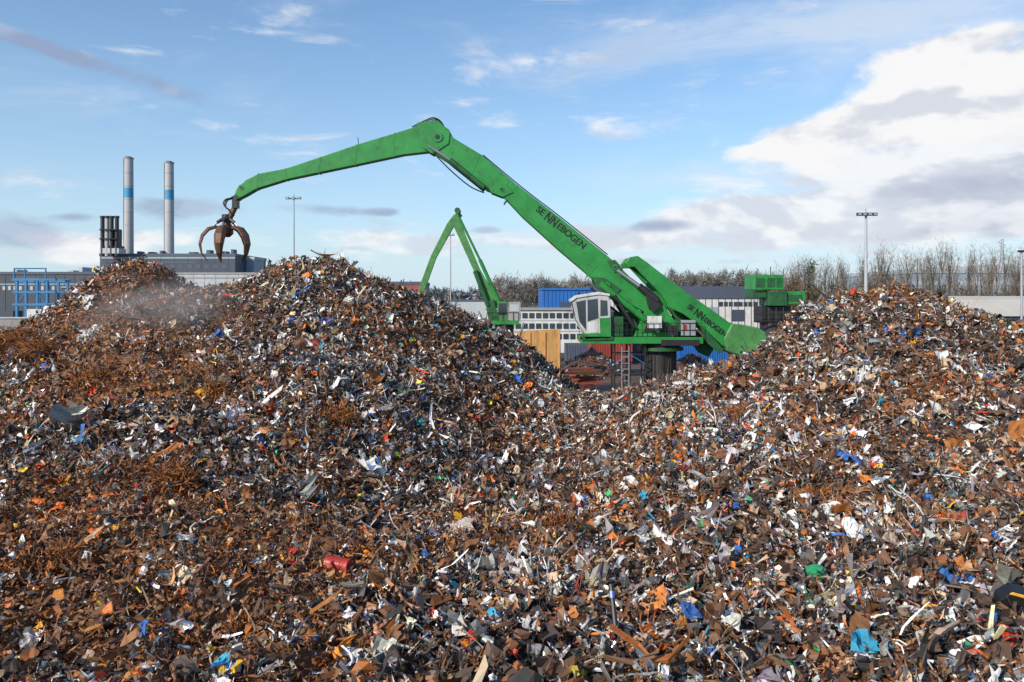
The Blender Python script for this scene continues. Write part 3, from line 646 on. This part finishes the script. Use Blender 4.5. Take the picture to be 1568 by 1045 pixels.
# ---------------------------------------------------------------- buildings
def shed(name,u0,u1,vt,D_,depth,wall,roof,vroof=None,strips=(),wins=(),ridge=0,seams=0):
    g=group(name); s=D_/F; x0,x1=WX(u0,D_),WX(u1,D_); zt=WZ(vt,D_); zr=WZ(vroof,D_) if vroof else zt*.97
    b=MB(); b.box(x0,x1,D_,D_+depth,0,zr,wall); b.obj('walls',g)
    b=MB(); b.box(x0-.3*s*3,x1+.3*s*3,D_-.3,D_+depth+.3,zr+.003,zt,roof)
    if ridge: b.prism([(x0,zt+.003),(x1,zt+.003),((x0+x1)/2,zt+ridge)],D_,D_+depth,roof)
    b.obj('roof',g)
    b=MB(); k=0
    for a0,a1,t,bo,m_ in strips: b.box(WX(a0,D_),WX(a1,D_),D_-.06-.01*k,D_-.003,WZ(bo,D_),WZ(t,D_),m_); k+=1
    for a0,a1,t,bo,n,gap,m_ in wins:
        w=(a1-a0)/n
        for i in range(n): b.box(WX(a0+w*i+gap,D_),WX(a0+w*(i+1)-gap,D_),D_-.1,D_-.05,WZ(bo,D_),WZ(t,D_),m_)
    for i in range(seams):
        x=x0+(x1-x0)*(i+.5)/seams; b.box(x-.06,x+.06,D_-.12,D_-.003,0,zr-.01,roof)
    if b.v: b.obj('windows_and_doors',g)
    return g
# power station
g=shed('power_station',153,360,388,480,60,SLATE,SLATE2,392,strips=[(155,360,393,396,PALEB),(200,300,400,403,SLATE2)],wins=[(165,350,405,411,14,3,SLATE2)],seams=10)
b=MB()
for u in (157,164,171,179):
    x=WX(u,470); b.tube([(x,470,WZ(392,470)),(x,470,WZ(334,470))],1.15,STEEL if u%2 else GREYM,10); b.tube([(x,470,WZ(334,470)),(x,470,WZ(330.5,470))],1.4,STEEL,10)
b.box(WX(154,470),WX(183,470),469,478,WZ(388,470),WZ(380,470),PALE); b.box(WX(155,470),WX(182,470),470,477,WZ(379.5,470),WZ(376,470),SLATE)
b.box(WX(168,470),WX(178,470),472,477,WZ(376,470),WZ(350,470),SLATE)
b.tube([(WX(155,470),468,WZ(352,470)),(WX(182,470),468,WZ(352,470))],.4,STEEL,6); b.tube([(WX(155,470),468,WZ(366,470)),(WX(182,470),468,WZ(366,470))],.4,STEEL,6)
for u,w,h in ((205,5,4),(222,8,3),(240,4,5),(285,10,3),(312,6,6),(335,8,4),(350,4,7)): b.box(WX(u,480),WX(u+w,480),484,490,WZ(387.9,480),WZ(388-h,480),SLATE2)
b.tube([(WX(333,480),482,WZ(388,480)),(WX(333,480),482,WZ(372,480))],.3,STEEL,5)
b.obj('flue_cluster_and_roof_units',g)
def chimney(u,vt,b0,b1):
    g=group('power_station_chimney'); D_=490.; s=D_/F; x=WX(u,D_); r=6.9*s
    b=MB(); b.tube([(x,D_,0),(x,D_,WZ(b1,D_))],[r*1.1,r],STACK,28); b.tube([(x,D_,WZ(b0,D_)),(x,D_,WZ(vt+2,D_))],[r,r*.97],STACK,28); b.obj('shaft',g,smooth=False)
    b=MB(); b.tube([(x,D_,WZ(b1,D_)),(x,D_,WZ(b0,D_))],r*1.01,STACKB,28); b.obj('blue_band',g)
    b=MB(); b.tube([(x,D_,WZ(vt+2.5,D_)),(x,D_,WZ(vt+.5,D_))],r*1.07,CONC,28); b.tube([(x,D_,WZ(vt+.5,D_)),(x,D_,WZ(vt-1,D_))],r*.7,STEEL,20)
    b.tube([(x-r*.75,D_-r*.75,0),(x-r*.75,D_-r*.75,WZ(vt+3,D_))],.35,CONC,5)
    for k in range(9): zz=20+k*8; b.tube([(x,D_,zz),(x,D_,zz+.25)],r*1.03,CONC,28)
    b.obj('cap_and_ladder',g)
chimney(197,241,288,303); chimney(259,248,291,306)
shed('boiler_hall',270,425,417,430,40,PALE,CONC,420,strips=[(272,424,424,427,CONC)],seams=9)
shed('pump_house',360,389,393,500,20,PALEB,PALE,397,strips=[(362,372,400,408,SLATE)])
shed('harbour_warehouse',-60,152,416,300,50,SLATE,SLATE2,420,strips=[(-60,150,434,436,PALEB),(20,60,424,430,SLATE2)],wins=[(-40,145,438,444,22,2,PALE)],seams=14)
g=shed('quay_office',95,150,438,220,20,SLATE,CONC,441,wins=[(98,148,446,449,10,.8,PALE),(98,148,455,458,10,.8,GLASS)],strips=[(100,112,443,452,PALEB)])
b=MB()
for u,h,w in ((5,412,8),(30,415,5),(92,413,9),(110,408,5),(135,418,6)): b.box(WX(u,300),WX(u+w,300),305,312,WZ(417,300),WZ(h,300),PALE)
b.obj('rooftop_vents',g)
# blue quay gantry
D=150.; g=group('blue_quay_gantry'); b=MB()
for u in (26,40,57,72):
    for dy in (0,7): b.box(WX(u-1.6,D),WX(u+1.6,D),D+dy-.2,D+dy+.2,0,WZ(428,D),BLUEG)
for v in (428,447,466): b.box(WX(20,D),WX(86,D),D-.3,D+.3,WZ(v+1.6,D),WZ(v-1.6,D),BLUEG); b.box(WX(24,D),WX(76,D),D+6.7,D+7.3,WZ(v+1.6,D),WZ(v-1.6,D),BLUEG)
b.box(WX(10,D),WX(90,D),D+2.5,D+3.5,WZ(432,D),WZ(428,D),BLUEG)
for u in (22,38,70): b.tube([(WX(u,D),D,WZ(428,D)),(WX(u,D),D,WZ(410,D))],.14,BLUEG,6)
b.tube([(WX(22,D),D,WZ(411,D)),(WX(70,D),D,WZ(411,D))],.12,BLUEG,6)
b.tube([(WX(26,D),D,WZ(466,D)),(WX(40,D),D,WZ(447,D))],.14,BLUEG,6); b.tube([(WX(57,D),D,WZ(447,D)),(WX(72,D),D,WZ(466,D))],.14,BLUEG,6)
b.box(WX(46,D),WX(68,D),D-1,D+1.5,WZ(486,D),WZ(473,D),WHITE); b.box(WX(0,D),WX(20,D),D,D+3,0,WZ(476,D),SLATE)
b.obj('frame',g)
b=MB(); b.box(WX(-60,140),WX(110,140),138,139,0,WZ(487,140),CONC); b.box(WX(-60,140),WX(110,140),137.8,139.2,WZ(487,140)+.003,WZ(485,140),PALE); b.obj('quay_wall')
# middle
shed('red_roof_hall',572,646,431,330,30,CONC,SLATE2,436,strips=[(574,646,437,441,REDB),(600,646,441.5,447,REDB)])
shed('blue_warehouse',830,912,441,180,25,BLUE,BLUE,444,strips=[(858,880,462,478,SLATE)],seams=14)
shed('long_pale_shed',690,745,459,260,20,PALE,SLATE2,461)
g=shed('site_office',744,905,472,115,10,WHITE,CONC,474.5,wins=[(746,903,479,487,15,1.4,GLASS),(746,903,495,503,15,1.4,GLASS),(746,903,511,519,15,1.4,GLASS)],strips=[(744,905,489,491,PALE),(744,905,505.5,507.5,PALE)])
shed('grey_warehouse',905,1165,438,200,45,WHITE,SLATE2,457,wins=[(1100,1160,462,469,8,.8,GLASS)],strips=[(1060,1100,470,490,PALEB),(1120,1140,474,492,SLATE)],seams=26)
shed('pale_warehouse',1398,1640,412,270,60,PALEB,PALE,418,strips=[(1400,1600,430,436,PALE)],seams=18,ridge=1.5)
shed('brick_depot',1225,1330,462,190,20,mat('depot_brick',(.16,.08,.06),.8,0,.2,.3),SLATE2,467,wins=[(1230,1325,472,479,9,1.6,GLASS)])
# cream roofed storage tent
D=105.; g=group('storage_tent'); b=MB()
x0,x1=WX(1458,D),WX(1660,D)
b.box(x0,x1,D,D+16,0,WZ(484,D),SLATE); b.obj('walls',g)
b=MB(); zt=WZ(453,D); ze=WZ(484,D)+.003
b.add([(x0-.3,D-.3,ze),(x1,D-.3,ze),(x1,D+6,zt-.5),(x1,D+10,zt),(x0+.4,D+10,zt),(x0-.1,D+6,zt-.5),(x0-.3,D+20,ze),(x1,D+20,ze)],[(0,1,2,5),(5,2,3,4),(4,3,7,6)],CREAM)
for i in range(6):
    x=x0+(x1-x0)*i/6; b.tube([(x,D-.32,ze+.03),(x,D+6,zt-.46)],.06,PALE,5)
b.obj('roof',g)
# tan plywood wall, containers, clutter between the heaps
D=76.; g=group('timber_hoarding'); b=MB()
b.prism([(WX(766,D),0),(WX(859,D),0),(WX(858,D),WZ(504,D)),(WX(812,D),WZ(506,D)),(WX(768,D),WZ(510,D))],D,D+.35,TAN); b.obj('panels',g,.02)
b=MB()
for u in (768,790,812,835,857): b.box(WX(u-.4,D),WX(u+.4,D),D-.1,D-.003,0,WZ(507,D)-.1,TAN)
b.obj('posts',g)
def container(u,v,D_,L,m,rz=0):
    z1=WZ(v,D_); x=WX(u,D_); b=MB(); h=2.6
    b.box(x,x+L,D_,D_+2.4,z1-h,z1,m,rz,(x,D_))
    n=int(L/.3)
    for i in range(n): b.box(x+.1+i*.3,x+.22+i*.3,D_-.05,D_-.003,z1-h+.15,z1-.15,m,rz,(x,D_))
    b.box(x-.02,x+.12,D_-.07,D_+.1,z1-h-.01,z1+.02,m,rz,(x,D_)); b.box(x+L-.12,x+L+.02,D_-.07,D_+.1,z1-h-.01,z1+.02,m,rz,(x,D_))
    b.obj('shipping_container',None,.01)
def gv(D_): return 455+(H-2.6)*F/D_   # picture height of a container roof standing on the yard
for u,D_,L,m_,r_ in ((905,95.,5,REDC,.1),(866,92.,2.6,SLATE2,0),(1040,96.,6,BLUE,.1),(1020,100.,3,REDC,0),(958,98.,4,SLATE2,0),(1110,112.,6,PALE,0),(1068,112.,5,REDC,0)):
    container(u,gv(D_),D_,L,m_,r_)
container(905,gv(95.)-2.6*F/95,95.,5,BLUE,.1)
# stacked beams and small sorted mounds on the yard
b=MB()
for i in range(26):
    x=WX(880,68)+random.uniform(-1.4,1.6); y=68+random.uniform(-1.5,1.5); a=random.uniform(-.3,.3)
    b.box(x-1.3,x+1.3,y-.12,y+.12,.05+i*.07,.2+i*.07,RUST if i%3 else REDC,a)
b.obj('stacked_rusty_beams')
b=MB()
for cx,cy,R_,h_ in ((WX(905,84),84,4.2,2.6),(WX(885,78),78,2.5,1.5),(WX(1060,80),80,4,2.4)):
    for i in range(700):
        a=random.uniform(0,6.28); q=R_*math.sqrt(random.random()); x=cx+q*math.cos(a); y=cy+q*math.sin(a); z=h_*max(0,1-q/R_)
        s1=random.uniform(.08,.3); c_=random.choice([RUST,RUST,REDC,GREYM,WHITE,STEEL,CONC])
        d1=Vector((random.gauss(0,1),random.gauss(0,1),random.gauss(0,.6))).normalized()*s1; d2=Vector((random.gauss(0,1),random.gauss(0,1),random.gauss(0,.6))).normalized()*s1*.6
        p=Vector((x,y,z+.1)); b.add([p-d1,p-d2,p+d1,p+d2],[(0,1,2,3)],c_)
    n=18; vs=[(cx+R_*math.cos(k*2*math.pi/n),cy+R_*math.sin(k*2*math.pi/n),.01) for k in range(n)]+[(cx,cy,h_)]
    b.add(vs,[(k,(k+1)%n,n) for k in range(n)],RUST)
b.obj('sorted_scrap_mounds')
# ---------------------------------------------------------------- vegetation
TREE=attr_mat('bare_tree_twigs',.9,False,False)
def trees(name,specs,tw,tl,cols,ntw=600,up=.8,seed=1):
    r=np.random.default_rng(seed); Vs=[];Qs=[];Cs=[];o=0
    for x,y,h,w in specs:
        base=np.array(cols[r.integers(len(cols))])
        nb=r.integers(9,14); ends=[]
        segs=[(np.array([x,y,0.]),np.array([x+r.normal(0,.03)*h,y,h*.8]),.013*h)]
        for k in range(nb):
            f=r.uniform(.18,.75); p=np.array([x,y,h*f]); a=r.uniform(0,6.28); q=w*r.uniform(.45,.9)*(1.15-f*.7)
            e=p+np.array([math.cos(a)*q,math.sin(a)*q,h*r.uniform(.15,.38)*up+.05*h]); e[2]=min(e[2],h*.97); segs.append((p,e,.005*h)); ends.append((p,e))
        for p,e,rad in segs:
            s1=np.array([1,0,0])*rad; s2=np.array([0,1,0])*rad
            for s_ in (s1,s2):
                Vs.append(np.array([p-s_,p+s_,e+s_*.25,e-s_*.25])); Qs.append(np.arange(4)[None]+o); Cs.append(np.tile(base*.6,(4,1))); o+=4
        n=ntw; k=r.integers(0,nb,n); t=r.uniform(.25,1.1,n)[:,None]
        PP=np.array([q[0] for q in ends]); EE=np.array([q[1] for q in ends])
        pos=PP[k]*(1-t)+EE[k]*t+r.normal(0,1,(n,3))*np.array([w*.16,w*.16,h*.06])
        pos[:,2]=np.clip(pos[:,2],.3,None)
        d=r.normal(0,.55,(n,3))+np.array([0,0,up]); d/=np.linalg.norm(d,axis=1)[:,None]
        sd=np.cross(d,r.normal(0,1,(n,3))); sd/=np.linalg.norm(sd,axis=1)[:,None]
        L=(r.uniform(.5,1.3,n)*tl)[:,None]; W=(r.uniform(.5,1.3,n)*tw)[:,None]
        a=pos-sd*W; b_=pos+sd*W; c=pos+d*L+sd*W*.15; e=pos+d*L-sd*W*.15
        Vs.append(np.stack([a,b_,c,e],1).reshape(-1,3)); Qs.append(np.arange(4*n).reshape(n,4)+o); o+=4*n
        cl=r.uniform(.55,1.35,nb)[k][:,None]*r.uniform(.7,1.3,(n,1)); Cs.append(np.repeat(base*cl,4,0))
    ob=np_mesh(name,np.concatenate(Vs),np.concatenate(Qs),np.concatenate(Cs),None,[TREE]); return ob
sp=[]
def topv(u): return np.interp(u,[1185,1215,1260,1300,1340,1400,1450,1500,1568,1650],[410,400,398,398,384,380,376,382,378,380])
for u in range(1188,1640,9):
    D_=random.uniform(150,172); sp.append((WX(u+random.uniform(-6,6),D_),D_,WZ(topv(u)+random.uniform(-6,16),D_),random.uniform(1.8,3.0)))
trees('bare_tree_row',sp,.030,1.0,[(.20,.18,.16),(.24,.20,.165),(.16,.145,.13)],520,1.,3)
sp=[]
for u in range(1192,1640,11):
    D_=random.uniform(140,185); sp.append((WX(u+random.uniform(-6,6),D_),D_,WZ(random.uniform(414,434)+(u>1380)*14,D_),random.uniform(2.2,3.4)))
trees('autumn_hedge',sp,.075,.8,[(.16,.105,.06),(.12,.09,.055),(.18,.12,.07),(.10,.09,.055)],700,.6,4)
sp=[]
for u in range(750,905,7):
    D_=random.uniform(380,430); sp.append((WX(u,D_),D_,WZ(424+random.uniform(-3,10)+abs(u-820)*.03,D_),random.uniform(5,8)))
for u in range(1008,1195,7):
    D_=random.uniform(330,380); sp.append((WX(u,D_),D_,WZ(418+random.uniform(-4,8),D_),random.uniform(4,6)))
trees('distant_tree_row',sp,.15,2.2,[(.17,.155,.145),(.19,.165,.14),(.15,.145,.135)],700,.7,5)
sp=[]
for u in range(560,1250,8):
    D_=random.uniform(820,950); sp.append((WX(u,D_),D_,WZ(445+random.uniform(-4,4),D_),random.uniform(8,13)))
trees('distant_tree_line',sp,.8,5,[(.19,.20,.22),(.17,.19,.20)],260,.5,6)  # blue-grey twig colours have the aerial haze of distance mixed in
# conifer
sp=[(WX(1240,165),165,WZ(393,165),1.6)]
trees('conifer_tree',sp,.14,.7,[(.035,.075,.03)],1500,.3,8)
# ---------------------------------------------------------------- dust rising from the heap under the grab
def dust(name,u,v,D_,rx,ry,rz_,dens,seed,tilt):
    import bmesh
    me=bpy.data.meshes.new(name); bm=bmesh.new(); bmesh.ops.create_icosphere(bm,subdivisions=3,radius=1); bm.to_mesh(me); bm.free()
    o=bpy.data.objects.new(name,me); scene.collection.objects.link(o); o.location=(WX(u,D_),D_,WZ(v,D_)); o.scale=(rx,ry,rz_); o.rotation_euler=(0,tilt,0)
    m=bpy.data.materials.new(name); m.use_nodes=True; nt=m.node_tree; n=nt.nodes; l=nt.links; n.clear()
    out=n.new('ShaderNodeOutputMaterial'); vs=n.new('ShaderNodeVolumeScatter'); vs.inputs['Color'].default_value=(.95,.82,.76,1); vs.inputs['Anisotropy'].default_value=.1
    tc=n.new('ShaderNodeTexCoord'); ln=n.new('ShaderNodeVectorMath'); ln.operation='LENGTH'; l.new(tc.outputs['Object'],ln.inputs[0])
    fo=n.new('ShaderNodeMapRange'); fo.interpolation_type='SMOOTHSTEP'; fo.inputs[1].default_value=1.; fo.inputs[2].default_value=.0; l.new(ln.outputs['Value'],fo.inputs[0])
    nz=n.new('ShaderNodeTexNoise'); nz.inputs['Scale'].default_value=1.5; nz.inputs['Detail'].default_value=3; nz.noise_dimensions='4D'; nz.inputs['W'].default_value=seed; l.new(tc.outputs['Object'],nz.inputs['Vector'])
    r=n.new('ShaderNodeMapRange'); r.inputs[1].default_value=.32; r.inputs[2].default_value=.75; l.new(nz.outputs['Fac'],r.inputs[0])
    a=n.new('ShaderNodeMath'); a.operation='MULTIPLY'; l.new(fo.outputs[0],a.inputs[0]); l.new(r.outputs[0],a.inputs[1])
    c=n.new('ShaderNodeMath'); c.operation='MULTIPLY'; l.new(a.outputs[0],c.inputs[0]); c.inputs[1].default_value=dens
    l.new(c.outputs[0],vs.inputs['Density']); l.new(vs.outputs[0],out.inputs['Volume']); me.materials.append(m)
dust('dust_cloud',235,484,40.,5.2,2.6,2.5,.55,2.3,-.3)
# ---------------------------------------------------------------- sky, sun
SUN_AZ=math.radians(-136); SUN_EL=math.radians(29)
w=bpy.data.worlds.new('World'); scene.world=w; w.use_nodes=True; nt=w.node_tree; n=nt.nodes; l=nt.links
bg=n['Background']; bg.inputs['Strength'].default_value=.115
sky=n.new('ShaderNodeTexSky'); sky.sky_type='NISHITA'; sky.sun_disc=False; sky.sun_elevation=SUN_EL; sky.sun_rotation=SUN_AZ%(2*math.pi); sky.air_density=1.0; sky.dust_density=.6; sky.ozone_density=1.5
def val(x,inp):
    if isinstance(x,(int,float)): inp.default_value=x
    else: l.new(x,inp)
def M(op,a,b=0.,c=None,clamp=False):
    k=n.new('ShaderNodeMath'); k.operation=op; k.use_clamp=clamp; val(a,k.inputs[0]); val(b,k.inputs[1])
    if c is not None: val(c,k.inputs[2])
    return k.outputs[0]
def sstep(x,a,b_):
    k=n.new('ShaderNodeMapRange'); k.interpolation_type='SMOOTHSTEP'; val(x,k.inputs[0]); k.inputs[1].default_value=a; k.inputs[2].default_value=b_; return k.outputs[0]
def mixc(f,a,b_):
    k=n.new('ShaderNodeMix'); k.data_type='RGBA'; val(f,k.inputs[0])
    for q,i in ((a,6),(b_,7)):
        if isinstance(q,tuple): k.inputs[i].default_value=(*q,1)
        else: l.new(q,k.inputs[i])
    return k.outputs[2]
tc=n.new('ShaderNodeTexCoord'); sp_=n.new('ShaderNodeSeparateXYZ'); l.new(tc.outputs['Generated'],sp_.inputs[0])
az=M('ARCTAN2',sp_.outputs['X'],sp_.outputs['Y']); el=M('ARCSINE',sp_.outputs['Z'])
def noise(ax,ay,scale,det,rough,seed,dist=0.):
    cb=n.new('ShaderNodeCombineXYZ'); val(ax,cb.inputs[0]); val(ay,cb.inputs[1]); cb.inputs[2].default_value=seed
    k=n.new('ShaderNodeTexNoise'); k.inputs['Scale'].default_value=scale; k.inputs['Detail'].default_value=det; k.inputs['Roughness'].default_value=rough; k.inputs['Distortion'].default_value=dist; l.new(cb.outputs[0],k.inputs['Vector']); return k.outputs['Fac']
def ang(u,v):
    a=math.atan((u-784)/F); return a,math.atan((455-v)/F*math.cos(a))
def blob(u,v,su,sv,amp,rot=0.):
    a,e=ang(u,v); dx=M('SUBTRACT',az,a); dy=M('SUBTRACT',el,e); c,s=math.cos(rot),math.sin(rot)
    X=M('ADD',M('MULTIPLY',dx,c),M('MULTIPLY',dy,s)); Y=M('ADD',M('MULTIPLY',dx,-s),M('MULTIPLY',dy,c))
    X=M('MULTIPLY',X,F/su); Y=M('MULTIPLY',Y,F/sv)
    r2=M('ADD',M('MULTIPLY',X,X),M('MULTIPLY',Y,Y)); return M('MULTIPLY',M('EXPONENT',M('MULTIPLY',r2,-1.)),amp)
def ssum(L):
    o=L[0]
    for q in L[1:]: o=M('ADD',o,q)
    return o
ely=M('MULTIPLY',el,2.0)
n1=noise(az,ely,6.5,8,.58,1.7,.2)
n1b=noise(M('ADD',az,.015),M('ADD',ely,-.05),6.5,4,.58,1.7,.2)
nf=noise(az,M('MULTIPLY',el,3.2),3.6,7,.62,9.1,.5)
n3=noise(az,M('MULTIPLY',el,4.5),6.,6,.6,4.4,.3)
# bright cumulus at the right
mw=ssum([blob(1545,160,190,62,.34),blob(1400,165,150,42,.27,.2),blob(1300,185,70,24,.16,.2),blob(1200,228,78,22,.30),blob(1260,262,70,16,.24),blob(1690,190,200,110,.2),blob(110,374,80,22,.28),blob(300,364,100,16,.21),blob(1480,62,80,12,.26,.1),blob(1240,5,50,16,.22)])
mw3=ssum([blob(1420,320,330,60,.30),blob(1200,330,170,28,.28),blob(560,372,330,26,.18),blob(930,375,220,20,.18),blob(1480,240,240,60,.24),blob(150,395,200,16,.15)])
dw=M('MAXIMUM',sstep(M('ADD',n1,mw),.61,.80),M('MULTIPLY',sstep(M('ADD',n3,mw3),.58,.82),.9))
# grey / lilac clouds
mg=ssum([blob(110,84,190,19,.40,-.22),blob(10,55,90,14,.27,-.2),blob(22,358,75,30,.42),blob(275,318,85,22,.44),blob(120,332,30,8,.26),blob(520,322,80,13,.31),blob(590,325,30,9,.26),blob(745,352,35,9,.33),blob(1020,345,78,15,.42),blob(100,190,40,14,.22),blob(470,380,110,8,.24),blob(1060,400,300,7,.16)])
mg3=ssum([blob(1500,290,230,30,.22),blob(1560,350,150,26,.2),blob(1430,222,170,18,.14)])
dg=M('MAXIMUM',sstep(M('ADD',n1,mg),.66,.86),M('MULTIPLY',sstep(M('ADD',nf,mg3),.58,.86),.7))
# high veil
mv=ssum([blob(1350,30,360,60,.28),blob(1300,400,600,60,.22),blob(1100,270,180,26,.28),blob(200,140,300,40,.14),blob(300,30,300,40,.08),blob(1480,230,330,120,.28)])
dv=M('MULTIPLY',sstep(M('ADD',nf,mv),.54,.98),.72)
shade=sstep(M('SUBTRACT',n1b,n1),-.05,.09)
hazef=M('EXPONENT',M('MULTIPLY',M('ABSOLUTE',el),-6.3))
tint=n.new('ShaderNodeMix'); tint.data_type='RGBA'; tint.blend_type='MULTIPLY'; tint.inputs[0].default_value=1; l.new(sky.outputs[0],tint.inputs[6]); tint.inputs[7].default_value=(.90,1.22,1.46,1)
col=mixc(M('MULTIPLY',hazef,.92),tint.outputs[2],(5.7,6.9,7.9))
col=mixc(dv,col,(6.4,7.1,8.0))
wc=mixc(shade,(8.2,8.2,8.3),(6.0,6.3,7.0))
gc=mixc(shade,(3.9,4.5,6.0),(2.7,3.2,4.6))
col=mixc(dw,col,wc)
col=mixc(M('MULTIPLY',dg,.72),col,gc)
l.new(col,bg.inputs['Color'])
sl=bpy.data.lights.new('sun','SUN'); sl.energy=4.9; sl.angle=math.radians(.6); sl.color=(1,.90,.76)
so=bpy.data.objects.new('sun',sl); scene.collection.objects.link(so)
sv=Vector((math.sin(SUN_AZ)*math.cos(SUN_EL),math.cos(SUN_AZ)*math.cos(SUN_EL),math.sin(SUN_EL)))
so.rotation_euler=sv.to_track_quat('Z','Y').to_euler(); so.location=(-30,-20,40)
# ---------------------------------------------------------------- camera
cam=bpy.data.cameras.new('camera'); co=bpy.data.objects.new('camera',cam); scene.collection.objects.link(co)
co.location=(0,0,H); co.rotation_euler=(math.pi/2,0,0); cam.sensor_width=36; cam.lens=F/1568*36; cam.shift_y=-67/1568
cam.clip_start=.1; cam.clip_end=12000
scene.camera=co
